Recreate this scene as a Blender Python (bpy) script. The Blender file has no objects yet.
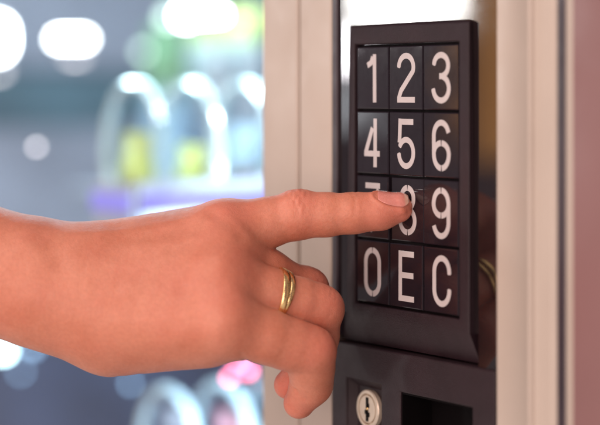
import bpy, math, random
import numpy as np
from mathutils import Vector, Matrix

random.seed(4)
rng = np.random.default_rng(7)
SC = bpy.context.scene
COL = SC.collection
MM = 0.001
R_ = math.radians

# ------------------------------------------------------------------ camera model (millimetres)
TH = R_(57.0)
FPX, CX, HY = 2000.0, 300.0, 89.0            # focal length in photo pixels, centre column, horizon row
FW = np.array([-math.sin(TH), math.cos(TH), 0.0])
RT = np.array([math.cos(TH), math.sin(TH), 0.0])
UP = np.array([0.0, 0.0, 1.0])
D0 = 795.0
CAM = -D0 * (FW + (409 - CX) / FPX * RT)


def X(px, y):
    """x of the vertical line seen in column px on the plane y."""
    d = FW + (px - CX) / FPX * RT
    t = (y - CAM[1]) / d[1]
    return CAM[0] + t * d[0]


def Z(px, py, y):
    d = FW + (px - CX) / FPX * RT
    t = (y - CAM[1]) / d[1]
    return -(py - HY) / FPX * t


def at(px, py, depth):
    """world point (mm) at a distance along the view axis."""
    return CAM + depth * (FW + (px - CX) / FPX * RT - (py - HY) / FPX * UP)


# ------------------------------------------------------------------ materials
def new_mat(name):
    m = bpy.data.materials.new(name)
    m.use_nodes = True
    nt = m.node_tree
    return m, nt, nt.nodes['Principled BSDF']


def ramp(nt, fac, stops):
    r = nt.nodes.new('ShaderNodeValToRGB')
    el = r.color_ramp.elements
    el[0].position, el[0].color = stops[0][0], (*stops[0][1], 1)
    el[1].position, el[1].color = stops[-1][0], (*stops[-1][1], 1)
    for p, c in stops[1:-1]:
        e = el.new(p)
        e.color = (*c, 1)
    nt.links.new(fac, r.inputs[0])
    return r.outputs[0]


def noise(nt, scale, detail=4, rough=0.55, vec=None):
    n = nt.nodes.new('ShaderNodeTexNoise')
    n.inputs['Scale'].default_value = scale
    n.inputs['Detail'].default_value = detail
    n.inputs['Roughness'].default_value = rough
    if vec is None:
        tc = nt.nodes.new('ShaderNodeTexCoord')
        vec = tc.outputs['Object']
    nt.links.new(vec, n.inputs['Vector'])
    return n.outputs['Fac']


def bump(nt, bsdf, h, strength, dist, prev=None):
    b = nt.nodes.new('ShaderNodeBump')
    b.inputs['Strength'].default_value = strength
    b.inputs['Distance'].default_value = dist
    nt.links.new(h, b.inputs['Height'])
    if prev is not None:
        nt.links.new(prev, b.inputs['Normal'])
    nt.links.new(b.outputs[0], bsdf.inputs['Normal'])
    return b.outputs[0]


def plain(name, c, rough=0.5, metal=0.0, var=0.12, nscale=60, bmp=0.0, bscale=900, coat=0.0, spec=0.5, coat_rough=0.08, rvar=0.08):
    m, nt, b = new_mat(name)
    lo = tuple(v * (1 - var) for v in c)
    hi = tuple(min(1, v * (1 + var)) for v in c)
    f = noise(nt, nscale, 5, 0.6)
    nt.links.new(ramp(nt, f, [(0.3, lo), (0.7, hi)]), b.inputs['Base Color'])
    mr = nt.nodes.new('ShaderNodeMapRange')
    mr.inputs['From Min'].default_value, mr.inputs['From Max'].default_value = 0.3, 0.7
    mr.inputs['To Min'].default_value, mr.inputs['To Max'].default_value = max(0, rough - rvar), rough + rvar
    nt.links.new(noise(nt, nscale * 2.7, 4, 0.6), mr.inputs['Value'])
    nt.links.new(mr.outputs[0], b.inputs['Roughness'])
    b.inputs['Metallic'].default_value = metal
    b.inputs['Specular IOR Level'].default_value = spec
    b.inputs['Coat Weight'].default_value = coat
    b.inputs['Coat Roughness'].default_value = coat_rough
    if bmp:
        bump(nt, b, noise(nt, bscale, 3, 0.6), bmp, 0.0004)
    return m


def glow(name, c, strength):
    m, nt, b = new_mat(name)
    b.inputs['Base Color'].default_value = tuple(0.12 * v for v in c) + (1,)
    b.inputs['Emission Color'].default_value = (*c, 1)
    b.inputs['Emission Strength'].default_value = strength
    return m


M = {}
M['cream'] = plain('cream_paint', (0.445, 0.375, 0.32), 0.42, var=0.05, nscale=14, bmp=0.12, bscale=700)
M['mauve'] = plain('mauve_paint', (0.215, 0.110, 0.108), 0.45, var=0.05, nscale=12, bmp=0.12, bscale=700)
M['dark'] = plain('dark_grained_plastic', (0.020, 0.0095, 0.013), 0.42, var=0.22, nscale=45, bmp=0.6, bscale=2200, spec=0.34)
M['bezel'] = plain('dark_bezel_plastic', (0.032, 0.021, 0.029), 0.38, var=0.2, nscale=30, bmp=0.2, bscale=1200)
M['key'] = plain('dark_key_plastic', (0.013, 0.009, 0.0125), 0.24, var=0.22, nscale=70, bmp=0.04, bscale=300, coat=0.9, coat_rough=0.03)
M['key'].node_tree.nodes['Principled BSDF'].inputs['Specular IOR Level'].default_value = 0.02
M['digit'] = plain('key_print', (0.485, 0.44, 0.435), 0.45, var=0.06, nscale=150, coat=0.6, coat_rough=0.04)
M['gap'] = plain('black_gap', (0.003, 0.002, 0.0025), 0.7, var=0.1, spec=0.08)
M['steel'] = plain('lock_metal', (0.72, 0.62, 0.50), 0.42, metal=0.45, var=0.12, nscale=180, bmp=0.15, bscale=1500)
M['gold'] = plain('gold', (0.90, 0.64, 0.30), 0.24, metal=1.0, var=0.10, nscale=400, bmp=0.2, bscale=1500)
M['coil'] = plain('coil_metal', (0.66, 0.86, 0.90), 0.1, metal=0.5, var=0.05, rvar=0.02)
M['shelf'] = plain('shelf_metal', (0.42, 0.47, 0.56), 0.4, metal=0.3, var=0.1)
M['wall_teal'] = plain('teal_inner_wall', (0.085, 0.14, 0.17), 0.4, var=0.5, nscale=6)
M['wall_mauve'] = plain('mauve_inner_wall', (0.33, 0.335, 0.40), 0.5, var=0.25, nscale=7)
M['navy'] = plain('navy_inner_wall', (0.065, 0.085, 0.155), 0.4, var=0.5, nscale=9)
M['led_white'] = glow('white_led', (0.95, 1.0, 1.0), 42)
M['led_green'] = glow('pale_green_led', (0.72, 1.0, 0.85), 5)
M['led_cyan'] = glow('cyan_led', (0.6, 0.92, 1.0), 24)
M['glow_dim'] = glow('dim_glow', (0.85, 0.78, 0.80), 8)
M['led_violet'] = glow('violet_led', (0.34, 0.30, 1.0), 0.85)
M['led_blue'] = glow('pale_blue_led', (0.60, 0.68, 1.0), 0.75)
M['glow_cyan_dim'] = glow('dim_cyan_glow', (0.35, 0.6, 0.9), 6)
M['glow_pink'] = glow('pink_glow', (1.0, 0.17, 0.30), 13)  # glow added for a bright pink blur, no known lamp


def glass_black():
    """black glass with faint dust and wipe marks in its gloss."""
    m, nt, b = new_mat('black_glass')
    nt.links.new(ramp(nt, noise(nt, 25, 3), [(0.3, (0.008, 0.005, 0.006)), (0.8, (0.016, 0.010, 0.011))]), b.inputs['Base Color'])
    nt.links.new(ramp(nt, noise(nt, 60, 5, 0.6), [(0.40, (0.035,) * 3), (0.75, (0.06,) * 3)]), b.inputs['Roughness'])
    b.inputs['Specular IOR Level'].default_value = 0.6
    return m


M['black_glass'] = glass_black()


def clear_glass():
    m, nt, b = new_mat('clear_glass')
    nt.nodes.remove(b)
    out = nt.nodes['Material Output']
    t = nt.nodes.new('ShaderNodeBsdfTransparent')
    g = nt.nodes.new('ShaderNodeBsdfGlossy')
    g.inputs['Roughness'].default_value = 0.0
    lw = nt.nodes.new('ShaderNodeLayerWeight')
    lw.inputs['Blend'].default_value = 0.5
    f = nt.nodes.new('ShaderNodeMath')
    f.operation = 'POWER'
    f.inputs[1].default_value = 4.0
    nt.links.new(lw.outputs['Facing'], f.inputs[0])
    mx = nt.nodes.new('ShaderNodeMixShader')
    nt.links.new(f.outputs[0], mx.inputs[0])
    nt.links.new(t.outputs[0], mx.inputs[1])
    nt.links.new(g.outputs[0], mx.inputs[2])
    nt.links.new(mx.outputs[0], out.inputs[0])
    return m


M['clear_glass'] = clear_glass()


def skin_mat():
    m, nt, b = new_mat('skin')
    tc = nt.nodes.new('ShaderNodeTexCoord')
    v = tc.outputs['Object']
    c1 = ramp(nt, noise(nt, 55, 6, 0.6, v), [(0.3, (0.545, 0.188, 0.112)), (0.7, (0.645, 0.258, 0.168))])
    c2 = ramp(nt, noise(nt, 700, 3, 0.6, v), [(0.35, (0.88, 0.84, 0.82)), (0.65, (1.0, 1.0, 1.0))])
    mul = nt.nodes.new('ShaderNodeMix')
    mul.data_type = 'RGBA'
    mul.blend_type = 'MULTIPLY'
    mul.inputs[0].default_value = 0.7
    nt.links.new(c1, mul.inputs[6])
    nt.links.new(c2, mul.inputs[7])
    at_ = nt.nodes.new('ShaderNodeAttribute')
    at_.attribute_name = 'flush'
    mx = nt.nodes.new('ShaderNodeMix')
    mx.data_type = 'RGBA'
    nt.links.new(at_.outputs['Fac'], mx.inputs[0])
    nt.links.new(mul.outputs[2], mx.inputs[6])
    mx.inputs[7].default_value = (0.62, 0.155, 0.12, 1)
    nt.links.new(mx.outputs[2], b.inputs['Base Color'])
    b.inputs['Subsurface Weight'].default_value = 0.45
    b.inputs['Subsurface Radius'].default_value = (1.0, 0.32, 0.18)
    b.inputs['Subsurface Scale'].default_value = 0.004
    nt.links.new(ramp(nt, noise(nt, 300, 4, 0.6, v), [(0.3, (0.40,) * 3), (0.7, (0.55,) * 3)]), b.inputs['Roughness'])
    b.inputs['Specular IOR Level'].default_value = 0.42
    # skin cells, fine lines, soft unevenness
    vo = nt.nodes.new('ShaderNodeTexVoronoi')
    vo.feature = 'DISTANCE_TO_EDGE'
    vo.inputs['Scale'].default_value = 900
    ns = nt.nodes.new('ShaderNodeTexNoise')
    ns.inputs['Scale'].default_value = 500
    nt.links.new(v, ns.inputs['Vector'])
    ad = nt.nodes.new('ShaderNodeMix')
    ad.data_type = 'VECTOR'
    ad.inputs[0].default_value = 0.0012
    nt.links.new(v, ad.inputs[4])
    nt.links.new(ns.outputs['Color'], ad.inputs[5])
    nt.links.new(ad.outputs[1], vo.inputs['Vector'])
    clampd = ramp(nt, vo.outputs['Distance'], [(0.0, (0,) * 3), (0.16, (1,) * 3)])
    n1 = bump(nt, b, clampd, 0.22, 0.0002)
    n2 = bump(nt, b, noise(nt, 1600, 3, 0.6, v), 0.25, 0.0002, n1)
    bump(nt, b, noise(nt, 130, 4, 0.55, v), 0.40, 0.0009, n2)
    return m


M['skin'] = skin_mat()
M['nail'] = plain('nail', (0.66, 0.235, 0.19), 0.28, var=0.05, nscale=300, coat=0.6, coat_rough=0.1)
M['nail'].node_tree.nodes['Principled BSDF'].inputs['Subsurface Weight'].default_value = 0.2
M['nail'].node_tree.nodes['Principled BSDF'].inputs['Subsurface Radius'].default_value = (1, .35, .2)
M['nail'].node_tree.nodes['Principled BSDF'].inputs['Subsurface Scale'].default_value = 0.002


nt_ = M['nail'].node_tree
b_n = nt_.nodes['Principled BSDF']
src = b_n.inputs['Base Color'].links[0].from_socket
an = nt_.nodes.new('ShaderNodeAttribute')
an.attribute_name = 'free_edge'
mn = nt_.nodes.new('ShaderNodeMix')
mn.data_type = 'RGBA'
nt_.links.new(an.outputs['Fac'], mn.inputs[0])
nt_.links.new(src, mn.inputs[6])
mn.inputs[7].default_value = (0.70, 0.40, 0.30, 1)
nt_.links.new(mn.outputs[2], b_n.inputs['Base Color'])


# ------------------------------------------------------------------ object helpers
def obj(name, verts, faces, mat, parent=None, org=(0, 0, 0), smooth=False, bevel=0.0, segs=3, sharp=None):
    """verts in world millimetres; org = world origin of the parent chain (mm)."""
    me = bpy.data.meshes.new(name)
    v = (np.asarray(verts, float) - np.asarray(org, float)) * MM
    me.from_pydata([tuple(p) for p in v], [], faces)
    me.materials.append(mat)
    o = bpy.data.objects.new(name, me)
    COL.objects.link(o)
    if parent is not None:
        o.parent = parent
    if smooth:
        for p in me.polygons:
            p.use_smooth = True
    if sharp:
        me.set_sharp_from_angle(angle=R_(sharp))
    if bevel:
        b = o.modifiers.new('bevel', 'BEVEL')
        b.width = bevel * MM
        b.segments = segs
        b.limit_method = 'ANGLE'
        b.angle_limit = R_(40)
        for p in me.polygons:
            p.use_smooth = True
        wn = o.modifiers.new('wn', 'WEIGHTED_NORMAL')
        wn.keep_sharp = True
    return o


def empty(name, loc_mm, label, cat, group=None):
    o = bpy.data.objects.new(name, None)
    COL.objects.link(o)
    o.location = Vector(loc_mm) * MM
    o.empty_display_size = 0.02
    o['label'] = label
    o['category'] = cat
    if group:
        o['group'] = group
    return o


def box(x0, x1, y0, y1, z0, z1):
    v = [(x0, y0, z0), (x1, y0, z0), (x1, y1, z0), (x0, y1, z0), (x0, y0, z1), (x1, y0, z1), (x1, y1, z1), (x0, y1, z1)]
    f = [(0, 3, 2, 1), (4, 5, 6, 7), (0, 1, 5, 4), (1, 2, 6, 5), (2, 3, 7, 6), (3, 0, 4, 7)]
    return v, f


def join(*parts):
    V, F = [], []
    for v, f in parts:
        n = len(V)
        V += [tuple(p) for p in v]
        F += [tuple(i + n for i in q) for q in f]
    return V, F


def extrude_profile(prof, z0, z1):
    """closed profile [(x, y)] -> prism along z."""
    n = len(prof)
    v = [(x, y, z0) for x, y in prof] + [(x, y, z1) for x, y in prof]
    f = [(i, (i + 1) % n, (i + 1) % n + n, i + n) for i in range(n)]
    f += [tuple(range(n - 1, -1, -1)), tuple(range(n, 2 * n))]
    return v, f


def hole_plate(x0, x1, z0, z1, yf, yb, holes, depth_floor=True):
    """front plate with rectangular openings: front faces by grid, inner walls, outer walls."""
    xs = sorted({x0, x1, *[h[0] for h in holes], *[h[1] for h in holes]})
    zs = sorted({z0, z1, *[h[2] for h in holes], *[h[3] for h in holes]})
    idx, V, F = {}, [], []

    def vid(x, y, z):
        k = (round(x, 5), round(y, 5), round(z, 5))
        if k not in idx:
            idx[k] = len(V)
            V.append((x, y, z))
        return idx[k]

    def solid(i, j):
        if not (0 <= i < len(xs) - 1 and 0 <= j < len(zs) - 1):
            return False
        cx, cz = (xs[i] + xs[i + 1]) / 2, (zs[j] + zs[j + 1]) / 2
        return not any(h[0] < cx < h[1] and h[2] < cz < h[3] for h in holes)

    for i in range(len(xs) - 1):
        for j in range(len(zs) - 1):
            if not solid(i, j):
                continue
            a, b, c, d = xs[i], xs[i + 1], zs[j], zs[j + 1]
            F.append((vid(a, yf, c), vid(b, yf, c), vid(b, yf, d), vid(a, yf, d)))
            F.append((vid(a, yb, d), vid(b, yb, d), vid(b, yb, c), vid(a, yb, c)))
            if not solid(i - 1, j):
                F.append((vid(a, yf, d), vid(a, yb, d), vid(a, yb, c), vid(a, yf, c)))
            if not solid(i + 1, j):
                F.append((vid(b, yf, c), vid(b, yb, c), vid(b, yb, d), vid(b, yf, d)))
            if not solid(i, j - 1):
                F.append((vid(a, yf, c), vid(a, yb, c), vid(b, yb, c), vid(b, yf, c)))
            if not solid(i, j + 1):
                F.append((vid(a, yf, d), vid(b, yf, d), vid(b, yb, d), vid(a, yb, d)))
    return V, F


def lathe(prof, c, n=48):
    """profile [(r, y)] around the y axis at centre c (x, z)."""
    V, F = [], []
    for r, y in prof:
        for k in range(n):
            a = 2 * math.pi * k / n
            V.append((c[0] + r * math.cos(a), y, c[1] + r * math.sin(a)))
    for i in range(len(prof) - 1):
        for k in range(n):
            F.append((i * n + k, i * n + (k + 1) % n, (i + 1) * n + (k + 1) % n, (i + 1) * n + k))
    return V, F


def tube(path, r, n=10, closed=False, ry=None):
    path = np.asarray(path, float)
    m = len(path)
    tan = np.roll(path, -1, 0) - np.roll(path, 1, 0)
    if not closed:
        tan[0] = path[1] - path[0]
        tan[-1] = path[-1] - path[-2]
    tan /= np.linalg.norm(tan, axis=1)[:, None]
    V, F = [], []
    nrm = np.cross(tan[0], [0.31, 0.2, 0.93])
    for i in range(m):
        nrm = nrm - tan[i] * np.dot(nrm, tan[i])
        nrm /= np.linalg.norm(nrm)
        bi = np.cross(tan[i], nrm)
        for k in range(n):
            a = 2 * math.pi * k / n
            V.append(path[i] + nrm * math.cos(a) * r + bi * math.sin(a) * r)
    for i in range(m if closed else m - 1):
        j = (i + 1) % m
        for k in range(n):
            F.append((i * n + k, i * n + (k + 1) % n, j * n + (k + 1) % n, j * n + k))
    if not closed:
        F.append(tuple(range(n - 1, -1, -1)))
        F.append(tuple(range((m - 1) * n, m * n)))
    return V, F


# ------------------------------------------------------------------ vending machine
VORG = (-300.0, 200.0, -420.0)
VM = empty('vending_machine', VORG, 'cream vending machine with dark number keypad panel, lock and brightly lit product window', 'vending machine')
ZB, ZT = -420.0, 330.0


def part(name, vf, mat, parent=VM, **k):
    return obj(name, vf[0], vf[1], mat, parent, VORG, **k)


YF = -0.8                     # front of the cream posts
# left post: door frame and fixed strip with a seam between them
xa, xs_, xb = X(262, YF), X(298, YF), X(330.5, YF)
part('door_frame', box(xa, xs_ - 0.55, YF, 34, ZB, ZT), M['cream'], bevel=1.2)
part('post', box(xs_ + 0.55, xb, YF + 0.3, 34, ZB, ZT), M['cream'], bevel=1.2)
part('seam_backing', box(xs_ - 2.0, xs_ + 2.0, YF + 3.0, 30, ZB + 1, ZT - 1), M['gap'])

# right post and the cabinet edge beyond its gap
xr = X(497, YF)
pr = [(xr, 20), (xr, YF)]
pr += [(X(527.5, YF), YF), (X(528.6, YF), YF - 0.7), (X(530.2, YF), YF - 1.0), (X(531.6, YF), YF - 0.5), (X(532.4, YF), YF + 1.0)]
x0, x1 = X(535, YF), X(549.5, YF)
pr += [(x0, YF + 1.6), (x1 - 2.5, YF + 1.6)]
for k in range(1, 7):
    a = k / 6 * math.pi / 2
    pr.append((x1 - 2.5 + 4.0 * math.sin(a), YF + 1.6 + 4.0 * (1 - math.cos(a))))
pr += [(x1 + 1.5, 20)]
post2 = part('post', extrude_profile(pr, ZB, ZT), M['cream'], smooth=True, sharp=50)
part('seam_backing', box(x1 - 1, X(580, YF), 19, 24, ZB + 1, ZT - 1), M['gap'])
xe = X(563.5, YF)
part('gap_shade', box(X(556.0, YF + 1.5), xe - .4, YF + 1.5, 18, ZB + 2, ZT - 2), M['bezel'], bevel=1.2)  # dark strip added for the shade in the gap beside the post
pe = [(xe, 18.5), (xe, YF + 4.5)]
for k in range(1, 9):
    a = k / 8 * math.pi / 2
    pe.append((xe + 6.5 * (1 - math.cos(a)), YF + 4.5 - 6.5 * math.sin(a)))
pe += [(xe + 78, YF - 2.0), (xe + 82, YF + 2), (xe + 82, 18.5)]
part('cabinet_edge', extrude_profile(pe, ZB, ZT), M['mauve'], smooth=True, sharp=50)
pl = [(xe - 0.25, 18.0), (xe - 0.25, YF + 4.6)]
for k in range(1, 9):
    a = k / 8 * math.pi / 2
    pl.append((xe - 0.25 + 6.5 * (1 - math.cos(a)), YF + 4.4 - 6.5 * math.sin(a)))
pl += [(xe + 7.5, YF - 2.1), (xe + 7.5, YF - 1.7), (xe + 6, 18.0)]
part('edge_trim', extrude_profile(pl, ZB + 2, ZT - 2), M['cream'], smooth=True, sharp=50)

# black glass panel and its bezel
YG = 0.9
part('glass_panel', join(box(X(336.5, YG), xr + 3, YG, 13, -93, ZT - 3), box(X(478.5, YG), xr + 3, YG, 13, -106, -93.02)), M['black_glass'])
xbz = X(336.8, -0.5)
part('bezel', box(xb + 0.3, xbz, -0.5, 13.5, -103, ZT - 5), M['bezel'], bevel=0.8)
part('panel_backing', box(xb + 0.5, xr + 2, 15, 33, ZB + 3, ZT - 6), M['gap'])

# keypad frame: a bezelled block with an opening for the keys
KX0, KX1 = X(358.3, 0), X(461.3, 0)
KZ1, KZ0 = 17.6, -87.5
YK = -1.6                      # front of the frame
fx0, fx1 = X(351.7, YK), X(469.0, YK)
fz1, fz0 = 25.6, -93.1
bx0t, bx0b, bx1, bx1b = X(350.6, YG), X(341.0, 3.6), X(472.0, YG), X(480.0, 3.6)
bz1, bz0 = 26.4, Z(480, 363.5, 3.6)
yb = YG - 0.2
iz = 0.8                       # depth of the key well
Vf = [(fx0, YK, fz0), (fx1, YK, fz0), (fx1, YK, fz1), (fx0, YK, fz1),
      (KX0 - .5, YK, KZ0 - .6), (KX1 + .5, YK, KZ0 - .6), (KX1 + .5, YK, KZ1 + .6), (KX0 - .5, YK, KZ1 + .6),
      (bx0b, 3.6, bz0), (bx1b, 3.6, bz0), (bx1, yb, bz1), (bx0t, yb, bz1),
      (KX0 - .4, iz, KZ0 - .5), (KX1 + .4, iz, KZ0 - .5), (KX1 + .4, iz, KZ1 + .5), (KX0 - .4, iz, KZ1 + .5)]
Ff = []
for i in range(4):
    j = (i + 1) % 4
    Ff.append((i, j, 4 + j, 4 + i))           # front ring
    Ff.append((8 + i, 8 + j, j, i))           # outer chamfers
    Ff.append((4 + i, 4 + j, 12 + j, 12 + i)) # well walls
frame = part('keypad_frame', (Vf, Ff), M['dark'], bevel=0.7)
part('key_well', box(KX0 - .3, KX1 + .3, 0.5, 0.75, KZ0 - .4, KZ1 + .4), M['gap'])

# ---- glyphs: printed strokes, with the stencil cuts of the photograph
HW, HH = 4.85, 8.85            # half size of the centre line
SW = 2.3


def arc(cx, cy, rx, ry, a0, a1, n=18):
    return [(cx + rx * math.cos(R_(a0 + (a1 - a0) * i / n)), cy + ry * math.sin(R_(a0 + (a1 - a0) * i / n))) for i in range(n + 1)]


def glyph_strokes(ch):
    g = 3.2                                    # half width of a stencil cut, degrees
    if ch == '0':
        return [(arc(0, 4.0, HW - .1, HH - 4.0, 90 + g, 180) + arc(0, -4.0, HW - .1, HH - 4.0, 180, 270 - g), 0),
                (arc(0, 4.0, HW - .1, HH - 4.0, 90 - g, 0) + arc(0, -4.0, HW - .1, HH - 4.0, 0, -90 + g), 0)]
    if ch == '1':
        return [([(1.3, HH + .9), (1.3, -HH - 1.0)], 0), ([(0.2, HH - .2), (-1.0, 6.3), (-3.6, 5.2)], 0)]
    if ch == '2':
        return [(arc(0, 4.3, HW, HH - 4.3, 175, 5) + arc(0, 4.3, HW, 4.5, 0, -22, 5) + [(-3.3, -5.0)] + [(-HW + .2, -HH + 1.2)], 1),
                ([(-HW - 1.0, -HH + .2), (HW + 1.0, -HH + .2)], 0)]
    if ch == '3':
        return [(arc(0, 4.75, HW - .3, HH - 4.75, 170, -72), 1),
                ([(-1.1, 0.62), (1.9, 0.62)], 0),
                (arc(0, -4.15, HW + .1, HH - 4.15, 76, -172), 1)]
    if ch == '4':
        return [([(2.0, HH + 1.0), (2.0, -HH - 1.0)], 0), ([(0.1, HH - 2.8), (-HW + .2, -4.0)], 0), ([(-HW - .8, -4.4), (HW + .4, -4.4)], 0)]
    if ch == '5':
        return [([(HW - .1, HH), (-HW + .8, HH)], 0), ([(-HW + .9, HH + 1.2), (-HW + .35, .5)], 0),
                (arc(0, -3.5, HW, HH - 3.6, 148, -172, 26), 1)]
    if ch in '69':
        s = 1 if ch == '6' else -1
        low_l = arc(0, -3.4, HW - .1, HH - 3.4, 180, 270 - g)
        low_r = arc(0, -3.4, HW - .1, HH - 3.4, -90 + g, 0) + arc(0, -3.4, HW - .1, 4.3, 0, 90 - g)
        spine = arc(0, 3.6, HW - .1, HH - 3.6, 15, 180) + low_l
        inner = arc(0, -3.4, HW - .1, 4.3, 90 + g, 168)
        return [([(s * x, s * y) for x, y in st], cap) for st, cap in ((spine, 0), (low_r, 0), (inner, 0))]
    if ch == '7':
        return [([(-HW, HH), (HW + .6, HH)], 0), ([(HW - .5, HH - 1.4), (0.3, -1.0), (-1.6, -HH - 1.0)], 0)]
    if ch == '8':
        out = []
        for s in (1, -1):
            out.append(([(s * x, y) for x, y in arc(0, 4.7, HW - .7, HH - 4.7, 90 + g, 255)], 0))
            out.append(([(s * x, y) for x, y in arc(0, -4.2, HW + .1, HH - 4.2, 112, 270 - g)], 0))
        return out
    if ch == 'E':
        return [([(-HW + .8, HH + 1.15), (-HW + .8, -HH - 1.15)], 0), ([(-HW + 2.0, HH), (HW + .4, HH)], 0),
                ([(-HW + 2.0, .4), (HW, .4)], 0), ([(-HW + 2.0, -HH), (HW + .5, -HH)], 0)]
    if ch == 'C':
        return [(arc(0, 3.4, HW, HH - 3.4, 0, 180) + arc(0, -3.4, HW, HH - 3.4, 180, 360), 1)]


def glyph_mesh(ch, y):
    V, F = [], []
    for si, (pts, cap) in enumerate(glyph_strokes(ch)):
        p = np.array(pts, float)
        keep = [0] + [i for i in range(1, len(p)) if np.linalg.norm(p[i] - p[i - 1]) > 1e-3]
        p = p[keep]
        w = SW / 2
        yy = y - 0.02 * si
        L, R2 = [], []
        for i in range(len(p)):
            a = p[i] - p[i - 1] if i else p[1] - p[0]
            b = p[i + 1] - p[i] if i < len(p) - 1 else p[-1] - p[-2]
            a, b = a / np.linalg.norm(a), b / np.linalg.norm(b)
            t = (a + b) / np.linalg.norm(a + b)
            nrm = np.array([-t[1], t[0]])
            m = w / max(0.5, abs(np.dot(nrm, [-a[1], a[0]])))
            L.append(p[i] + nrm * m)
            R2.append(p[i] - nrm * m)
        if cap:                                # softly rounded ends
            for end in (0, -1):
                t = (p[0] - p[1]) if end == 0 else (p[-1] - p[-2])
                t = t / np.linalg.norm(t)
                nrm = np.array([-t[1], t[0]]) if end == -1 else np.array([t[1], -t[0]])
                for q, (dx, sc) in enumerate(((.35, .9), (.6, .6))):
                    pp = p[end] + t * w * dx
                    if end == 0:
                        L.insert(0, pp + nrm * w * sc)
                        R2.insert(0, pp - nrm * w * sc)
                    else:
                        L.append(pp + nrm * w * sc)
                        R2.append(pp - nrm * w * sc)
        n0, n = len(V), len(L)
        for q in L + R2:
            V.append((q[0], yy, q[1]))
        for q in L + R2:
            V.append((q[0], y + 0.25, q[1]))
        for i in range(n - 1):
            F.append((n0 + n + i, n0 + n + i + 1, n0 + i + 1, n0 + i))
            F.append((n0 + i, n0 + i + 1, n0 + 2 * n + i + 1, n0 + 2 * n + i))
            F.append((n0 + 3 * n + i, n0 + 3 * n + i + 1, n0 + n + i + 1, n0 + n + i))
        F.append((n0 + n, n0, n0 + 2 * n, n0 + 3 * n))
        F.append((n0 + n - 1, n0 + 2 * n - 1, n0 + 4 * n - 1, n0 + 3 * n - 1))
    return V, F


PW, PH = (KX1 - KX0) / 3, (KZ1 - KZ0) / 4
kw, kh = PW / 2 - 0.42, PH / 2 - 0.45


def key_mesh():
    """cap with a narrow chamfer all round and a slightly dished face."""
    c = 0.5
    V, F = [], []
    n = 8
    for j in range(n + 1):
        for i in range(n + 1):
            u, v = i / n * 2 - 1, j / n * 2 - 1
            V.append((u * (kw - c), 0.03 * (1 - u * u) * (1 - v * v), v * (kh - c)))
    for j in range(n):
        for i in range(n):
            a = j * (n + 1) + i
            F.append((a, a + 1, a + n + 2, a + n + 1))
    ring = [i for i in range(n + 1)] + [j * (n + 1) + n for j in range(1, n + 1)] + [n * (n + 1) + i for i in range(n - 1, -1, -1)] + [j * (n + 1) for j in range(n - 1, 0, -1)]
    prev = ring
    for off, y in ((0.3, 0.10), (c, 0.42), (c, 2.0)):
        cur = []
        for k in ring:
            x, _, z = V[k]
            u, v = x / (kw - c), z / (kh - c)
            V.append((x + off * (1 if u > .999 else -1 if u < -.999 else 0), y, z + off * (1 if v > .999 else -1 if v < -.999 else 0)))
            cur.append(len(V) - 1)
        for i in range(len(ring)):
            j = (i + 1) % len(ring)
            F.append((prev[j], prev[i], cur[i], cur[j]))
        prev = cur
    return V, F


kv, kf = key_mesh()
key0 = None
chars = ['123', '456', '789', '0EC']
gshift = {'1': 0.2, '2': 0.25, '3': 0.2, '5': 0.3, 'E': 0.25, 'C': 0.6, '9': .2, '6': .2}
for r in range(4):
    for c in range(3):
        ch = chars[r][c]
        pos = np.array([KX0 + PW * (c + .5), -1.0 + rng.uniform(-.10, .10), KZ1 - PH * (r + .5)])
        if ch == '8':
            pos[1] = -0.2
        if key0 is None:
            k = obj('key', kv, kf, M['key'], VM, smooth=True, sharp=6)
            key0 = k
        else:
            k = key0.copy()
            COL.objects.link(k)
            k.parent = VM
        k.location = Vector(pos - np.array(VORG)) * MM
        k.rotation_euler = (R_(rng.uniform(-.35, .35)), 0, R_(rng.uniform(-.5, .5)))
        k['label'] = f'dark key marked {ch}'
        gv, gf = glyph_mesh(ch, -0.07)
        gv = [(x + gshift.get(ch, 0), y, z - .1) for x, y, z in gv]
        obj('digit' if ch.isdigit() else 'letter', gv, gf, M['digit'], k)

# ---- lower panel with lock pocket and coin return opening
YL = -0.5
lx0, lx1, lz1, lz0 = xb + 0.3, X(495.0, YL), Z(495, 371, YL), -330.0
hx0, hx1 = X(346.5, YL), X(381, YL)
hz1 = Z(363, 381, YL)
hz0 = hz1 - 26
sx0, sx1 = X(400, YL), X(472, YL)
sz1 = Z(436, 400, YL)
part('lower_panel', hole_plate(lx0, lx1, lz0, lz1, YL, 14.5, [(hx0, hx1, hz0, hz1), (sx0, sx1, sz1 - 62, sz1)]), M['dark'], bevel=0.7)
# black lining inside the return opening, its shade put into the colour
yq = YL + 0.9
cb = [box(sx0 + .1, sx0 + .6, yq, 60, sz1 - 61.8, sz1 - .2), box(sx1 - .6, sx1 - .1, yq, 60, sz1 - 61.8, sz1 - .2),
      box(sx0 + .7, sx1 - .7, yq, 60, sz1 - .7, sz1 - .1), box(sx0 + .7, sx1 - .7, 59, 60, sz1 - 61.8, sz1 - .8)]
part('return_shade_lining', join(*cb), M['gap'])
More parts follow.
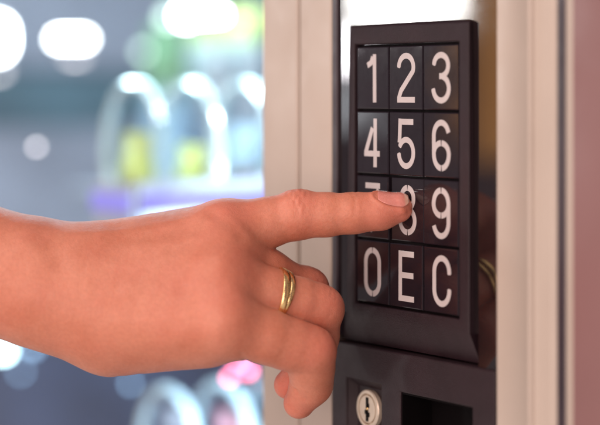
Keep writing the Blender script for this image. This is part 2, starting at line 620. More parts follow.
# lock pocket: sloping walls down to a square floor
lcx, lcz = X(367, 1.0), Z(367, 409.0, 1.0)
ins, yfl = 3.0, 3.2
Vp = [(hx0, YL + .8, hz0), (hx1, YL + .8, hz0), (hx1, YL + .8, hz1), (hx0, YL + .8, hz1),
      (hx0 + ins, yfl, hz0 + ins), (hx1 - .8, yfl, hz0 + ins), (hx1 - .8, yfl, hz1 - ins), (hx0 + ins, yfl, hz1 - ins)]
pocket = part('lock_pocket', (Vp, [(4, 5, 6, 7)] + [(i, (i + 1) % 4, 4 + (i + 1) % 4, 4 + i) for i in range(4)]), M['dark'])
rl = 7.9
lock = part('lock', lathe([(rl, 3.3), (rl, 1.5), (rl - .35, 1.1), (rl - 1.5, 1.05), (rl - 1.7, 2.6), (rl - 2.1, 2.6), (rl - 2.3, 1.1), (0.01, 1.05)], (lcx, lcz)), M['steel'], smooth=True, sharp=35)
kh_pts = [(-.55, 4.2), (.55, 4.2), (.6, 2.2), (1.0, 1.9), (1.0, .6), (.5, .3), (.5, -.9), (1.15, -1.2), (1.15, -2.6), (.6, -2.9), (.55, -4.4), (-.55, -4.4), (-.55, -2.0), (-1.1, -1.7), (-1.1, -.5), (-.5, -.2), (-.55, 1.5)]
n = len(kh_pts)
v = [(lcx + x * 1.5, .9, lcz + z * 1.15) for x, z in kh_pts] + [(lcx + x * 1.5, 1.2, lcz + z * 1.15) for x, z in kh_pts]
obj('keyhole', v, [tuple(range(n))] + [(i, (i + 1) % n, (i + 1) % n + n, i + n) for i in range(n)], M['gap'], lock, VORG)
obj('keyway_pin', *lathe([(0.01, .5), (.55, .55), (.6, 1.0)], (lcx + .25, lcz + .25), 16), M['gold'], lock, VORG, smooth=True)

# ---- window and cabinet inside
part('window_pane', box(-1290, xa - 0.5, 14, 18, ZB + 4, ZT - 4), M['clear_glass'])
part('side_wall', box(-1312, -1300, 20, 650, ZB, ZT), M['wall_teal'])
part('back_wall', box(-1300, xa - 5, 650, 662, ZB, ZT), M['wall_teal'])
part('partition', box(xa - 4, xa + 4, 36, 649, ZB + 2, ZT - 2), M['shelf'])
part('roof', box(-1300, xa - 5, 36, 649, ZT - 14, ZT - 2), M['shelf'])
part('floor_pan', box(-1300, xa - 5, 36, 649, ZB + 2, ZB + 14), M['navy'])
# lower side panel, mauve above the lower shelf and navy below it
zp1 = -(132 - HY) / FPX * 1950
part('side_panel', box(-1298, -1290, 40, 646, -215, zp1), M['wall_mauve'], bevel=2)
part('side_panel', box(-1298, -1290, 40, 646, 22, ZT - 16), M['wall_mauve'], bevel=2)
part('side_panel', box(-1298, -1289, 40, 646, ZB + 16, -219), M['navy'], bevel=2)
part('back_panel', box(-1285, xa - 8, 640, 648, ZB + 16, -150), M['navy'], bevel=2)


def helix(cx, cz, rad, y0, y1, pitch, ph=0):
    turns = (y1 - y0) / pitch
    n = int(turns * 40)
    return [(cx + rad * math.cos(ph + 2 * math.pi * turns * i / n), y0 + (y1 - y0) * i / n, cz + rad * math.sin(ph + 2 * math.pi * turns * i / n)) for i in range(n + 1)]


def coil_tray(cx, y0, ztop, rad, length, pitch, wire, sideh, ph=0):
    zc = ztop - rad
    zf = zc - rad - 6
    hwid = rad + 9
    s = part('shelf', join(box(cx - hwid, cx + hwid, y0 - 25, y0 + length, zf - 3, zf), box(cx - hwid - 2, cx - hwid - .2, y0 - 25, y0 + length, zf - 4, zf + 4),
                           box(cx + hwid + .2, cx + hwid + 2, y0 - 25, y0 + length, zf - 4, zf + sideh)), M['shelf'])
    obj('spiral_coil', *tube(helix(cx, zc, rad, y0, y0 + length - 10, pitch, ph), wire, 10), M['coil'], s, VORG, smooth=True)
    return s, zc, zf


ztA = -(84 - HY) / FPX * 1200
cA = at(126, 150, 1185)
sA, zcA, zfA = coil_tray(cA[0], cA[1], ztA, 52, 330, 38, 3.6, 55, 0.6)
hA = 61 + 2.2
zsA = -70 - zfA
part('price_rail', box(cA[0] + 18, cA[0] + hA - .3, cA[1] - 30, cA[1] - 27.3, zfA - 4, -54), M['shelf'])
obj('led_strip', *box(cA[0] + 19, cA[0] + hA - .5, cA[1] - 33, cA[1] - 30.2, -69, -59), M['led_violet'], sA, VORG)
obj('led_strip', *box(cA[0] + hA, cA[0] + hA + 3, cA[1] - 24, cA[1] + 62, -69, -59), M['led_violet'], sA, VORG)
obj('led_strip', *box(cA[0] + hA, cA[0] + hA + 3, cA[1] + 62.4, cA[1] + 320, -69, -59), M['led_blue'], sA, VORG)
ztB = -(392 - HY) / FPX * 1200
cB = at(160, 400, 1200)
sB, zcB, zfB = coil_tray(cB[0], cB[1], ztB, 52, 330, 38, 3.8, 18, 0.4)
# a second tray further in that carries the taller packets
cT = at(105, 185, 1540)
part('shelf', join(box(cT[0] - 60, cT[0] + 60, cT[1], 640, -80, -77), box(cT[0] + 60.2, cT[0] + 62, cT[1], 640, -82, -66)), M['shelf'])


def lamp(name, px, py, depth, wpx, hpx, mat):
    """a rounded glowing bar facing into the window, wpx by hpx as seen."""
    c = at(px, py, depth)
    s = depth / FPX
    hw_, hh_ = wpx * s / 2, hpx * s / 2
    r = min(hw_, hh_)
    pts = []
    for (sx, sz, a0) in ((1, 1, 0), (-1, 1, 90), (-1, -1, 180), (1, -1, 270)):
        for k in range(7):
            a = R_(a0 + 15 * k)
            pts.append((sx * (hw_ - r) + r * math.cos(a), sz * (hh_ - r) + r * math.sin(a)))
    n = len(pts)
    V = [c + RT * x + UP * z for x, z in pts] + [c + RT * x + UP * z + FW * 5 for x, z in pts]
    F = [tuple(range(n)), tuple(range(2 * n - 1, n - 1, -1))] + [(i, i + n, (i + 1) % n + n, (i + 1) % n) for i in range(n)]
    h = [c + RT * x * 1.15 + UP * z * 1.15 + FW * 5.3 for x, z in pts] + [c + RT * x * 1.15 + UP * z * 1.15 + FW * 14 for x, z in pts]
    b = part('spot_housing', (h, F), M['shelf'])
    obj(name, V, F, mat, b, VORG)


lamp('light_spot', 71, 39, 1950, 32, 6, M['led_white'])
lamp('light_spot', 75, 57, 1980, 14, 3, M['glow_dim'])  # glowing echo of the lamp above it, not a lamp itself
lamp('light_spot', -4, 38, 1950, 22, 34, M['led_white'])
lamp('light_spot', 200, 16, 1700, 44, 12, M['led_white'])
lamp('light_spot', 168, 18, 1900, 12, 12, M['led_green'])
lamp('light_spot', 144, 52, 2000, 8, 8, M['led_green'])
lamp('light_spot', 36, 147, 1320, 5, 5, M['glow_dim'])
lamp('light_spot', 3, 352, 1500, 12, 10, M['led_cyan'])
lamp('light_spot', 32, 349, 1500, 8, 6, M['glow_cyan_dim'])
lamp('light_spot', 20, 372, 1700, 5, 5, M['glow_cyan_dim'])  # this and the next are glowing spots added for more blurred lights
lamp('light_spot', 130, 384, 1500, 5, 5, M['glow_cyan_dim'])
lamp('light_spot', 248, 371, 1250, 9, 8, M['glow_pink'])  # three glowing spots added to make up the pink blur
lamp('light_spot', 229, 379, 1240, 7, 5, M['glow_pink'])
lamp('light_spot', 238, 364, 1300, 9, 4, M['glow_pink'])
lamp('light_spot', 258, 2, 1700, 6, 6, M['led_violet'])
lamp('light_spot', -2, 72, 1960, 10, 4, M['glow_dim'])  # glow added for the dimmer fringe under the corner lamp


def packet(px, depth, zb, h, w, t, stops, label, grp=None):
    """pillow packet with crimped ends, standing on zb."""
    c = at(px, 100, depth)
    m, nt, b = new_mat('printed_film')
    tc = nt.nodes.new('ShaderNodeTexCoord')
    sp = nt.nodes.new('ShaderNodeSeparateXYZ')
    nt.links.new(tc.outputs['Generated'], sp.inputs[0])
    rr = ramp(nt, sp.outputs['Z'], stops)
    nt.links.new(rr, b.inputs['Base Color'])
    b.inputs['Roughness'].default_value = 0.65
    bump(nt, b, noise(nt, 60, 4), 0.6, 0.004)
    nu, nv = 16, 24
    V, F = [], []
    for side in (1, -1):
        for j in range(nv + 1):
            for i in range(nu + 1):
                u, v = i / nu * 2 - 1, j / nv
                prof = (1 - abs(u) ** 3) * min(1, max(0, (min(v, 1 - v) - 0.07) / 0.22)) ** 0.6
                V.append((c[0] + u * w / 2 * (1 - .05 * math.sin(math.pi * v)), c[1] + side * (0.4 + t / 2 * prof) + 0.6 * math.sin(u * 22) * (min(v, 1 - v) < .07),
                          zb + h * v))
    o2 = (nu + 1) * (nv + 1)
    for j in range(nv):
        for i in range(nu):
            a = j * (nu + 1) + i
            F.append((a + nu + 1, a + nu + 2, a + 1, a))
            F.append((o2 + a, o2 + a + 1, o2 + a + nu + 2, o2 + a + nu + 1))
    for i in range(nu):
        F.append((i, i + 1, o2 + i + 1, o2 + i))
        a = nv * (nu + 1) + i
        F.append((a + 1, a, o2 + a, o2 + a + 1))
    for j in range(nv):
        a = j * (nu + 1)
        F.append((a + nu + 1, a, o2 + a, o2 + a + nu + 1))
        b_ = a + nu
        F.append((b_, b_ + nu + 1, o2 + b_ + nu + 1, o2 + b_))
    org = (c[0], c[1], zb)
    o = obj('snack_packet', V, F, m, None, org, smooth=True)
    o.location = Vector(org) * MM
    o['label'] = label
    o['category'] = 'snack'
    o['group'] = 'snack packets inside the machine'
    return o


YEL, BRN, GRN, PALE, BLU = (0.36, 0.45, 0.13), (0.14, 0.10, 0.09), (0.11, 0.22, 0.12), (0.36, 0.39, 0.43), (0.24, 0.38, 0.50)


def coil_slot_packet(k, stops, label, h=80, c0=None, zf=None):
    c0, zf = (cA, zfA) if c0 is None else (c0, zf)
    y = c0[1] + 38 * (k + .1)
    rel = np.array([c0[0], y, 0]) - CAM
    d = rel @ FW
    return packet(CX + FPX * (rel @ RT) / d - 17, d, zf + 1, h, 33, 15, stops, label)


coil_slot_packet(0.40, [(0.0, BRN), (0.58, BRN), (0.68, YEL), (1.0, YEL)], 'yellow and brown snack packet in the first turn of the upper coil')
coil_slot_packet(1.40, [(0.0, BRN), (0.52, BRN), (0.62, YEL), (1.0, YEL)], 'yellow and brown snack packet in the second turn of the upper coil', 72)
coil_slot_packet(2.40, [(0.0, BRN), (0.6, BRN), (0.75, BLU), (1.0, BLU)], 'brown and blue snack packet in the third turn of the upper coil', 84)
coil_slot_packet(0.5, [(0.0, (0.05, 0.1, 0.35)), (0.6, (0.08, 0.16, 0.45)), (1.0, (0.45, 0.6, 0.75))], 'blue snack packet in the first turn of the lower coil', 96, cB, zfB)
coil_slot_packet(1.5, [(0.0, (0.3, 0.06, 0.1)), (0.6, (0.4, 0.08, 0.14)), (1.0, (0.6, 0.35, 0.4))], 'dark red snack packet in the second turn of the lower coil', 92, cB, zfB)
packet(166, 1600, -77, 128, 60, 26, [(0.0, BLU), (0.5, BLU), (0.65, GRN), (1.0, GRN)], 'tall green packet standing behind the upper coil')
packet(208, 1620, -77, 134, 56, 26, [(0.0, BLU), (0.55, PALE), (0.8, PALE), (0.9, YEL), (1.0, YEL)], 'tall pale packet with yellow top behind the upper coil')
packet(243, 1640, -77, 142, 54, 26, [(0.0, BLU), (0.5, PALE), (0.78, PALE), (0.85, YEL), (1.0, (0.8, 0.85, 0.3))], 'tallest pale packet with lime top beside the cream door frame')


# ------------------------------------------------------------------ the hand
def P(px, py, w):
    """local hand frame (u right, v up, w towards the viewer), mm, from the photo's pixels."""
    d = D0 - w
    return np.array([(px - CX) / FPX * d, -(py - HY) / FPX * d, w])


def seg(p, a, b, ra, rb):
    ba = b - a
    t = np.clip(((p - a) @ ba) / (ba @ ba), 0, 1).astype(np.float32)
    q = p - a - t[..., None] * ba
    return np.sqrt((q * q).sum(-1)) - (ra + (rb - ra) * t)


def smin(a, b, k):
    h = np.maximum(k - np.abs(a - b), 0) / k
    return np.minimum(a, b) - h * h * k * 0.25


def smax(a, b, k):
    return -smin(-a, -b, k)


def chain(p, pts, k=3.0):
    d = None
    for (a, ra), (b, rb) in zip(pts[:-1], pts[1:]):
        s = seg(p, a, b, ra, rb)
        d = s if d is None else smin(d, s, k)
    return d


DN = np.array([0.0, 0.62, 0.785])              # dorsal side of the back of the hand
DI = np.array([0.05, 0.86, 0.50])              # dorsal side of the index finger
i_mcp, i_pip, i_dip, i_tip = P(226, 233, -4), P(298, 215, -3), P(354, 213.0, -1), P(398.5, 207.2, 0.5)
m_mcp, m_pip, m_dip, m_tip = P(227, 254, 6), P(305, 290.5, -12), P(300, 335, -30), P(262, 345, -36)
r_mcp, r_pip, r_dip, r_tip = P(221, 280, 17), P(319, 309.5, 2), P(313, 362, -7), P(288.5, 384.5, -11)
l_mcp, l_pip, l_dip, l_tip = P(224, 322, 25), P(311.5, 351, 15), P(311.5, 384, 5), P(299, 403, 1)
wr_t, wr_b = P(20, 262, -6), P(22, 294, 6)     # radius and ulna ends
fa_t, fa_b = P(-330, 150, -20), P(-330, 200, -4)

INDEX = [(i_mcp, 11.2), ((i_mcp * .45 + i_pip * .55), 9.7), (i_pip, 9.3), ((i_pip + i_dip) / 2 + [0, -.3, 0], 8.2), (i_dip, 7.7), (i_dip * .45 + i_tip * .55 + [0, -.5, 0], 7.0), (i_tip, 5.7)]
MIDDLE = [(m_mcp, 11.0), ((m_mcp + m_pip) / 2, 9.0), (m_pip, 8.3), (m_dip, 7.8), (m_tip, 6.2)]
RING = [(r_mcp, 10.6), ((r_mcp + r_pip) / 2, 9.9), (r_mcp * .2 + r_pip * .8, 9.5), (r_pip, 8.8), ((r_pip + r_dip) / 2, 8.6), (r_dip, 7.8), (r_tip, 5.9)]
LITTLE = [(l_mcp, 10.6), ((l_mcp + l_pip) / 2, 9.9), (l_mcp * .2 + l_pip * .8, 9.3), (l_pip, 8.5), ((l_pip + l_dip) / 2, 8.4), (l_dip, 7.7), (l_tip, 6.2)]
THUMB = [(P(80, 268, -14), 13), (P(145, 250, -32), 12), (P(205, 258, -44), 9.5), (P(250, 278, -44), 7.0)]


def palm_sdf(p):
    d = None
    k = 11.0
    tops = [(P(62, 266, -8), i_mcp, 14.0, 11.4), (P(60, 272, -2), m_mcp, 15.0, 11.6), (P(60, 292, 4), r_mcp, 14.5, 11.0), (P(62, 310, 8), l_mcp, 15.0, 10.6)]
    for a, b, ra, rb in tops:
        s = seg(p, a, b, ra, rb)
        d = s if d is None else smin(d, s, k)
    d = smin(d, seg(p, P(112, 335, 4), P(205, 329, 14), 15.6, 13.2), 18)          # pad on the little finger side
    d = smin(d, seg(p, P(115, 262, -16), P(190, 241, -14), 12, 11), 9)           # thumb side muscle
    d = smin(d, seg(p, fa_t, wr_t, 27, 17.4), 10)
    d = smin(d, seg(p, fa_b, wr_b, 27, 17.0), 14)
    d = smin(d, seg(p, P(28, 278, 0), P(75, 288, 2), 18.0, 18.0), 14)
    for m, kk in ((i_mcp, 0), (m_mcp, 1), (r_mcp, 2), (l_mcp, 3)):
        c = m + DN * (3.2 if kk < 3 else 2.4) + np.array([-1.5, 0, 0])
        s = np.sqrt(((p - c) ** 2).sum(-1)) - 6.6
        d = smin(d, s, 12)
    return d


def finger_sdf(p, f):
    if f == 'i':
        d = chain(p, INDEX, 3.5)
        d = smin(d, np.sqrt(((p - (i_pip + DI * 2.0)) ** 2).sum(-1)) - 7.3, 4)
        d = smin(d, seg(p, i_dip * .3 + i_tip * .7 - DI * 1.8, i_tip - DI * .9, 5.4, 4.3), 3)
        return d
    if f == 'm':
        return smin(chain(p, MIDDLE, 4), np.sqrt(((p - (m_pip + [1.5, 1.2, 1])) ** 2).sum(-1)) - 7.2, 4)
    if f == 'r':
        d = chain(p, RING, 4)
        return smin(d, np.sqrt(((p - (r_pip + np.array([1.0, .8, 1.0]))) ** 2).sum(-1)) - 7.6, 4)
    if f == 'l':
        d = chain(p, LITTLE, 4)
        d = smin(d, seg(p, l_mcp + [8, -4, -6], (l_mcp + l_pip) / 2 + [6, -4.5, -5], 8, 7), 5)
        return smin(d, np.sqrt(((p - (l_pip + np.array([.9, .6, 1.0]))) ** 2).sum(-1)) - 7.3, 4)
    if f == 't':
        return chain(p, THUMB, 5)


def hand_sdf(p):
    palm = palm_sdf(p)
    d = None
    for f, k in (('i', 7), ('m', 6), ('r', 6), ('l', 6), ('t', 8)):
        s = smin(palm, finger_sdf(p, f), k)
        d = s if d is None else smin(d, s, 0.5)
    return d


def surface_nets(f, xs, ys, zs):
    s = f < 0
    nx, ny, nz = f.shape
    cnt = np.zeros((nx - 1, ny - 1, nz - 1), np.int8)
    corners = [(a, b, c) for a in (0, 1) for b in (0, 1) for c in (0, 1)]
    for a, b, c in corners:
        cnt += s[a:nx - 1 + a, b:ny - 1 + b, c:nz - 1 + c]
    act = np.argwhere((cnt > 0) & (cnt < 8))
    vid = np.full(cnt.shape, -1, np.int64)
    vid[act[:, 0], act[:, 1], act[:, 2]] = np.arange(len(act))
    acc = np.zeros((len(act), 3))
    num = np.zeros(len(act))
    AX = (xs, ys, zs)
    for i, c0 in enumerate(corners):
        for j, c1 in enumerate(corners):
            if j <= i or sum(abs(np.subtract(c0, c1))) != 1:
                continue
            a, b = act + c0, act + c1
            fa, fb = f[a[:, 0], a[:, 1], a[:, 2]], f[b[:, 0], b[:, 1], b[:, 2]]
            m = (fa < 0) != (fb < 0)
            t = np.where(m, fa / np.where(m, fa - fb, 1), 0)
            for d in range(3):
                pa, pb = AX[d][a[:, d]], AX[d][b[:, d]]
                acc[:, d] += np.where(m, pa + t * (pb - pa), 0)
            num += m
    verts = acc / num[:, None]
    faces = []
    for d in range(3):
        o1, o2 = [(1, 2), (2, 0), (0, 1)][d]
        sh = [slice(None)] * 3
        a = s.take(range(0, s.shape[d] - 1), d)
        b = s.take(range(1, s.shape[d]), d)
        e = np.argwhere(a != b)
        ok = (e[:, o1] > 0) & (e[:, o2] > 0) & (e[:, o1] < f.shape[o1] - 1) & (e[:, o2] < f.shape[o2] - 1)
        e = e[ok]
        inside = a[e[:, 0], e[:, 1], e[:, 2]]
        q = []
        for (q1, q2) in ((-1, -1), (0, -1), (0, 0), (-1, 0)):
            c = e.copy()
            c[:, o1] += q1
            c[:, o2] += q2
            q.append(vid[c[:, 0], c[:, 1], c[:, 2]])
        q = np.stack(q, 1)
        q[~inside] = q[~inside][:, ::-1]
        faces.append(q)
    return verts, np.concatenate(faces)


st = 0.62
lo, hi = P(-20, 430, 0), P(420, 180, 0)
xs = np.concatenate([np.arange(P(-372, 0, 0)[0] - 32, lo[0], 3.0), np.arange(lo[0] + .3, hi[0], st)]).astype(np.float32)
ys = np.arange(-140, 28, st)
ys = np.concatenate([np.arange(P(0, 432, 0)[1], P(0, 178, 0)[1], st), np.arange(P(0, 178, 0)[1] + 1.5, 28, 2.5)]).astype(np.float32)
zs = np.arange(-58, 48, st * 1.15).astype(np.float32)
fv = np.empty((len(xs), len(ys), len(zs)), np.float32)
GY, GZ = np.meshgrid(ys, zs, indexing='ij')
for a in range(0, len(xs), 24):
    xx = xs[a:a + 24]
    p = np.empty((len(xx), len(ys), len(zs), 3), np.float32)
    p[..., 0] = xx[:, None, None]
    p[..., 1], p[..., 2] = GY, GZ
    fv[a:a + 24] = hand_sdf(p)
hv, hf = surface_nets(fv, xs.astype(float), ys.astype(float), zs.astype(float))
# normals by the gradient
e = 0.35


def grad(p, fn=hand_sdf):
    g = np.stack([fn(p + np.eye(3)[i] * e) - fn(p - np.eye(3)[i] * e) for i in range(3)], -1)
    return g / np.maximum(np.linalg.norm(g, axis=-1, keepdims=True), 1e-6)


nv_ = grad(hv)
disp = np.zeros(len(hv))


def smooth(a, lo_, hi_):
    t = np.clip((a - lo_) / (hi_ - lo_), 0, 1)
    return t * t * (3 - 2 * t)


def creases(j, ax, dorsal, offs, width, amp, reach, lenfall=7.0):
    ax = ax / np.linalg.norm(ax)
    q = hv - j
    sg = q @ ax
    side = np.cross(ax, dorsal)
    tt = q @ side
    near = np.exp(-(np.linalg.norm(q, axis=1) / reach) ** 4)
    dz = smooth(nv_ @ dorsal, 0.05, 0.6)
    out = np.zeros(len(hv))
    for o_, a_ in offs:
        bend = o_ * 1.0 + 0.35 * np.sin(tt * 0.9 + o_ * 2.1) + np.sign(o_ + 1e-6) * -0.028 * tt * tt
        out -= a_ * np.exp(-((sg - bend) / width) ** 2)
    return out * near * dz * amp


disp += creases(i_pip + DI * 5, i_dip - i_mcp, DI, [(-3.4, .7), (-1.7, .9), (0.1, 1.0), (1.9, .9), (3.7, .7)], 0.6, 0.33, 11)
disp += creases(i_dip + DI * 4, i_tip - i_pip, DI, [(-1.7, .7), (-.2, 1.0), (1.3, .8)], 0.55, 0.23, 8)
disp += creases(r_pip + [3, 3, 4], r_pip - r_mcp, np.array([.45, .5, .74]), [(-2.6, .7), (-.6, .9), (1.6, .8)], 0.7, 0.10, 9)
disp += creases(l_pip + [3, 3, 4], l_pip - l_mcp, np.array([.45, .4, .8]), [(-2.2, .7), (-.2, .9), (1.7, .7)], 0.7, 0.09, 8)
disp += creases(m_pip + [3, 4, 2], m_pip - m_mcp, np.array([.5, .8, .3]), [(-1.8, .8), (.4, 1.), (2.4, .8)], 0.6, 0.14, 8)
# tendons and veins: low soft ridges on the back of the hand
dorsal_w = smooth(nv_ @ DN, 0.1, 0.7)


def ridge(pts, rad, amp):
    d = None
    for a, b in zip(pts[:-1], pts[1:]):
        s = seg(hv, a, b, 0, 0)
        d = s if d is None else np.minimum(d, s)
    return amp * np.exp(-(d / rad) ** 2) * dorsal_w


o_ = DN * 12
disp += ridge([P(70, 262, 0) + o_, P(150, 246, 0) + o_, i_mcp + DN * 11], 4.0, 0.65)
disp += ridge([P(70, 276, 0) + o_, P(150, 268, 6) + o_, m_mcp + DN * 11], 4.0, 0.65)
disp += ridge([P(74, 288, 4) + o_, P(150, 292, 10) + o_, r_mcp + DN * 11], 4.0, 0.6)
disp += ridge([P(60, 320, 10) + o_, P(110, 300, 12) + o_, P(150, 306, 16) + o_, P(190, 318, 20) + o_], 2.2, 0.4)
disp += ridge([P(110, 300, 12) + o_, P(140, 280, 8) + o_, P(200, 276, 12) + o_], 2.0, 0.36)


def fold(a, b, rad, amp):
    return -amp * np.exp(-(seg(hv, a, b, 0, 0) / rad) ** 2)


for fa_, fb_, rr, aa in ((P(128, 352, 22), P(140, 378, 8), 1.1, .5), (P(112, 350, 22), P(120, 378, 6), 1.0, .35), (P(240, 352, 30), P(250, 364, 18), 1.2, .6),
                         (P(212, 214, 8), P(238, 240, 16), 3.0, .7), (P(214, 258, 18), P(236, 268, 22), 2.6, .45), (P(212, 300, 26), P(236, 304, 30), 2.6, .3),
                         (P(44, 226, 14), P(58, 262, 22), 4.5, .6), (P(292, 376, 8), P(297, 390, 11), 1.2, .8), (P(297, 390, 11), P(306, 399, 11), 1.2, .55), (P(309, 238, 4), P(300, 236, 8), 1.0, .5)):
    disp += fold(fa_, fb_, rr, aa)


def vnoise(p, sc):
    out = np.zeros(len(p))
    for k in range(6):
        d = rng.normal(size=3)
        d /= np.linalg.norm(d)
        out += np.sin(p @ d * (2 * math.pi / sc) * (0.7 + 0.6 * rng.random()) + rng.random() * 6.3)
    return out / 6


disp += 0.10 * vnoise(hv, 17) + 0.07 * vnoise(hv, 7)

# nail bed: a shallow step that frames the nail
n_ax = (i_tip - i_dip) / np.linalg.norm(i_tip - i_dip)
n_d = DI - n_ax * (DI @ n_ax)
n_d /= np.linalg.norm(n_d)
n_s = np.cross(n_ax, n_d)                      # towards -w or +w side
NL0, NL1, NHW = -7.4, 4.6, 4.9


def nail_uv(p):
    q = p - i_tip
    return q @ n_ax, q @ n_s, q @ n_d


al, sd, hd = nail_uv(hv)
ell = np.where(al < -3, np.sqrt(((al + 3) / 5.9) ** 2 + (sd / NHW) ** 2), np.abs(sd) / NHW)
on = (hd > 0) & (al > NL0 - 3)
disp += np.where(on, 0.42 * np.exp(-((ell - 1.14) / 0.11) ** 2) * (al < 3.0), 0)
disp -= np.where(on, 0.30 * (1 - smooth(ell, 0.92, 1.05)) * (al < 5.5), 0)
hv2 = hv + nv_ * disp[:, None]
# the finger pad flattens where it presses on the key
W2 = lambda p: (CAM + D0 * FW + p[..., 0:1] * RT + p[..., 1:2] * UP - p[..., 2:3] * FW)
hw_ = W2(hv2)
tipzone = np.linalg.norm(hv2 - i_tip, axis=1) < 16
KEYY = -0.3
over = np.where(tipzone & (hw_[:, 1] > KEYY), hw_[:, 1] - KEYY, 0)
hw_[:, 1] -= over
print('pressed depth', over.max(), 'tip y', W2(i_tip[None])[0])

flush = np.zeros(len(hv))
for c, r, a in ((i_pip + DI * 6, 9, .30), (i_tip, 12, .48), (r_pip + [4, 4, 4], 9, .38), (l_pip + [4, 2, 4], 9, .40), (m_pip + [3, 4, 2], 9, .25), (l_tip, 10, .40), (r_tip, 10, .45), (i_mcp + DN * 9, 13, .32), (P(180, 290, 20), 20, .12), (P(228, 262, 22), 9, .25), (P(228, 305, 32), 9, .22)):
    flush += a * np.exp(-(np.linalg.norm(hv - c, axis=1) / r) ** 2)
flush = np.clip(flush + 0.13 * vnoise(hv, 22) + 0.06 * vnoise(hv, 9), 0, 0.7)

porg = np.array(W2(P(60, 280, 0)[None])[0])
person = empty('person', porg, 'right hand and bare forearm, index finger stretched out to press the 8 key', 'person')
body = obj('hand', hw_, [tuple(q) for q in hf.tolist()], M['skin'], person, porg, smooth=True)
at_ = body.data.attributes.new('flush', 'FLOAT', 'POINT')
at_.data.foreach_set('value', flush.astype(np.float32))

# nail: a thin curved plate grown over the finger end
def idx_only(p):
    return finger_sdf(p, 'i')


NU, NVv = 20, 26
V, F = [], []
for j in range(NVv + 1):
    tl = j / NVv
    a = NL0 + (NL1 - NL0) * tl
    wmax = NHW * (math.sqrt(max(0.0, 1 - ((-3 - a) / 5.75) ** 2)) if a < -3 else 1.0)
    if a > 1.4:
        wmax *= math.sqrt(max(0.05, 1 - ((a - 1.4) / 3.5) ** 2))
    for i in range(NU + 1):
        s_ = (i / NU * 2 - 1) * wmax
        # march down the dorsal direction onto the finger
        base = i_tip + n_ax * a + n_s * s_
        hgt = 12.0
        for _ in range(60):
            dd = float(idx_only((base + n_d * hgt)[None])[0])
            if dd < 0.02 or hgt < -3:
                break
            hgt -= dd * 0.8
        lim = 4.9 - 0.052 * s_ * s_ - 0.016 * (a + 2) ** 2
        hgt = max(hgt, lim - 0.9) if a > 1 else hgt
        V.append(base + n_d * (hgt + 0.12))
for j in range(NVv):
    for i in range(NU):
        q = j * (NU + 1) + i
        F.append((q, q + 1, q + NU + 2, q + NU + 1))
nailw = W2(np.array(V))
nailw[:, 1] = np.minimum(nailw[:, 1], KEYY - .1)
nl = obj('fingernail', nailw, F, M['nail'], person, porg, smooth=True)
fe = nl.data.attributes.new('free_edge', 'FLOAT', 'POINT')
fe.data.foreach_set('value', np.repeat(np.clip((np.arange(NVv + 1) / NVv - .84) / .06, 0, 1), NU + 1).astype(np.float32))
sm = nl.modifiers.new('smooth', 'SMOOTH')
sm.factor, sm.iterations = 0.5, 4
so = nl.modifiers.new('solid', 'SOLIDIFY')
so.thickness = 0.35 * MM
so.offset = 0

# ------------------------------------------------------------------ ring: two gold strands that cross
ra = r_pip - r_mcp
ra /= np.linalg.norm(ra)
rc = r_mcp + (r_pip - r_mcp) * 0.57
e1 = DN - ra * (DN @ ra)
e1 /= np.linalg.norm(e1)
e2 = np.cross(ra, e1)
RV, RF = [], []
for strand, (amp, off, wd, dl) in enumerate(((1.5, 0.0, 1.05, 0.0), (-1.5, 0.0, 1.45, 0.0))):
    ring_pts, nr = [], 96
    for k in range(nr):
        ph = 2 * math.pi * k / nr
        dirv = e1 * math.cos(ph) + e2 * math.sin(ph)
        lo_r, hi_r = 2.0, 14.0
        so_ = off + amp * math.cos(ph + 0.15 + dl)
        for _ in range(22):
            mid = (lo_r + hi_r) / 2
            if finger_sdf((rc + ra * so_ + dirv * mid)[None], 'r')[0] < 0:
                lo_r = mid
            else:
                hi_r = mid
        ring_pts.append((dirv, lo_r + 0.35 + 0.12 * strand, so_))
    cs = 10
    n0 = len(RV)
    for dirv, rr_, so_ in ring_pts:
        for q in range(cs):
            aa = 2 * math.pi * q / cs
            RV.append(rc + ra * (so_ + wd * math.cos(aa)) + dirv * (rr_ + 0.55 * math.sin(aa)))
    for k in range(nr):
        for q in range(cs):
            k2, q2 = (k + 1) % nr, (q + 1) % cs
            RF.append((n0 + k * cs + q, n0 + k * cs + q2, n0 + k2 * cs + q2, n0 + k2 * cs + q))
rworg = np.array(W2(rc[None])[0])
ring = obj('ring', W2(np.array(RV)), RF, M['gold'], None, rworg, smooth=True)
ring.location = Vector(rworg) * MM
ring['label'] = 'gold ring of crossing strands worn on the ring finger'
ring['category'] = 'ring'


# ------------------------------------------------------------------ light
def area(name, loc, target, size, power, color, sizey=None):
    l = bpy.data.lights.new(name, 'AREA')
    l.energy = power
    l.color = color
    l.shape = 'RECTANGLE'
    l.size, l.size_y = size, sizey or size
    o = bpy.data.objects.new(name, l)
    COL.objects.link(o)
    o.location = loc
    o.rotation_euler = (Vector(target) - Vector(loc)).to_track_quat('-Z', 'Y').to_euler()
    return o


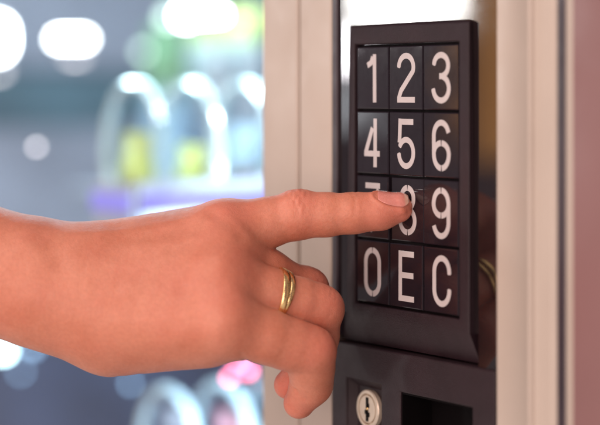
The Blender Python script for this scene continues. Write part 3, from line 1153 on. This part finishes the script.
area('ceiling_light', (0.15, -1.15, 1.25), (-0.05, 0, -0.06), 1.3, 21, (1.0, 0.84, 0.74))
area('fill_light', (0.15, -1.9, 0.15), (-0.05, 0, -0.08), 1.2, 13, (1.0, 0.80, 0.72))  # soft frontal fill from no visible source, evens the hand
area('fill_light', (1.20, -1.25, 0.12), (-0.08, 0, -0.1), 0.9, 15, (1.0, 0.74, 0.66))  # unseen fill added to brighten the palm and fingers
area('unseen_cabinet_light', (-0.75, 0.30, 0.30), (-0.85, 0.32, -0.3), 0.5, 8.0, (0.62, 0.90, 1.0), 0.25)
area('unseen_cabinet_light', (-0.62, 0.05, 0.06), (-0.45, 0.15, -0.04), 0.04, 0.6, (0.75, 0.95, 1.0), 0.05)  # added to brighten the left side of the upper coil
area('unseen_cabinet_light', (-0.33, 0.07, 0.13), (-0.42, 0.17, -0.05), 0.035, 0.8, (0.86, 0.95, 1.0), 0.035)  # small unseen lamp added for glints on the coil tops
area('unseen_cabinet_light', (-0.135, 0.07, -0.02), (-0.42, 0.17, -0.05), 0.035, 0.6, (0.86, 0.95, 1.0), 0.04)  # added behind the post for glints on the coil sides
area('unseen_cabinet_light', (-0.28, 0.09, -0.10), (-0.40, 0.2, -0.25), 0.04, 1.5, (0.6, 0.8, 1.0), 0.05)  # unseen lamp added to brighten the lower coil


def mirrored(px, py, dist, y=YG):
    """a point in the room that the black glass mirrors at this pixel."""
    d = FW + (px - CX) / FPX * RT - (py - HY) / FPX * UP
    t = (y - CAM[1]) / d[1]
    hit = CAM + t * d
    r = d * np.array([1, -1, 1])
    r = r / np.linalg.norm(r)
    return tuple((hit + r * dist) * MM), tuple(hit * MM)


loc, hit = mirrored(407, -36, 2600)
area('window_light', loc, hit, 0.165, 6.0, (1.0, 0.98, 0.94), 0.195)
loc, hit = mirrored(346, 50, 2600)
area('window_light', loc, hit, 0.035, 0.55, (1.0, 0.96, 1.0), 0.035)
loc, hit = mirrored(345, 106, 2600)
area('window_light', loc, hit, 0.04, 0.05, (0.9, 0.95, 1.0), 0.05)
loc, hit = mirrored(500, 50, 1800)
area('brown_reflection_light', loc, hit, 0.07, 0.15, (1.0, 0.42, 0.08), 0.28)  # added lamp, gives the glass its brown reflection of something unseen

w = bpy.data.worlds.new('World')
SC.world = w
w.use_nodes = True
bg = w.node_tree.nodes['Background']
wn = w.node_tree
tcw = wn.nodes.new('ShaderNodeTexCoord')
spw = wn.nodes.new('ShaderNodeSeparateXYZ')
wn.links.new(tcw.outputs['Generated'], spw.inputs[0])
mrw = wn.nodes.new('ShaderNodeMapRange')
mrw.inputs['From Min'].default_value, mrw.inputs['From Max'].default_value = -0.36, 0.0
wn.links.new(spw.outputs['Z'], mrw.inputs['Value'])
# brightness of an unseen pale floor added below, a dimmer room above
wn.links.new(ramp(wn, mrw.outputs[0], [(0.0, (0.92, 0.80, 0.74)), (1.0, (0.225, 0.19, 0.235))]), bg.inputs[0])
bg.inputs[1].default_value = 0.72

# ------------------------------------------------------------------ camera
cd = bpy.data.cameras.new('camera')
cam = bpy.data.objects.new('camera', cd)
COL.objects.link(cam)
cam.location = Vector(CAM) * MM
cam.rotation_euler = (R_(90), 0, TH)
cd.sensor_width = 36
cd.lens = 36 * FPX / 600
cd.shift_y = -(212.5 - HY) / 600
cd.clip_start, cd.clip_end = 0.02, 50
cd.dof.use_dof = True
cd.dof.focus_distance = D0 * MM
cd.dof.aperture_fstop = cd.lens / 26.0
SC.camera = cam

SC.view_settings.view_transform = 'Standard'
SC.view_settings.look = 'None'
SC.view_settings.exposure = 0
SC.cycles.use_denoising = True
SC.cycles.max_bounces = 8
SC.cycles.sample_clamp_indirect = 6
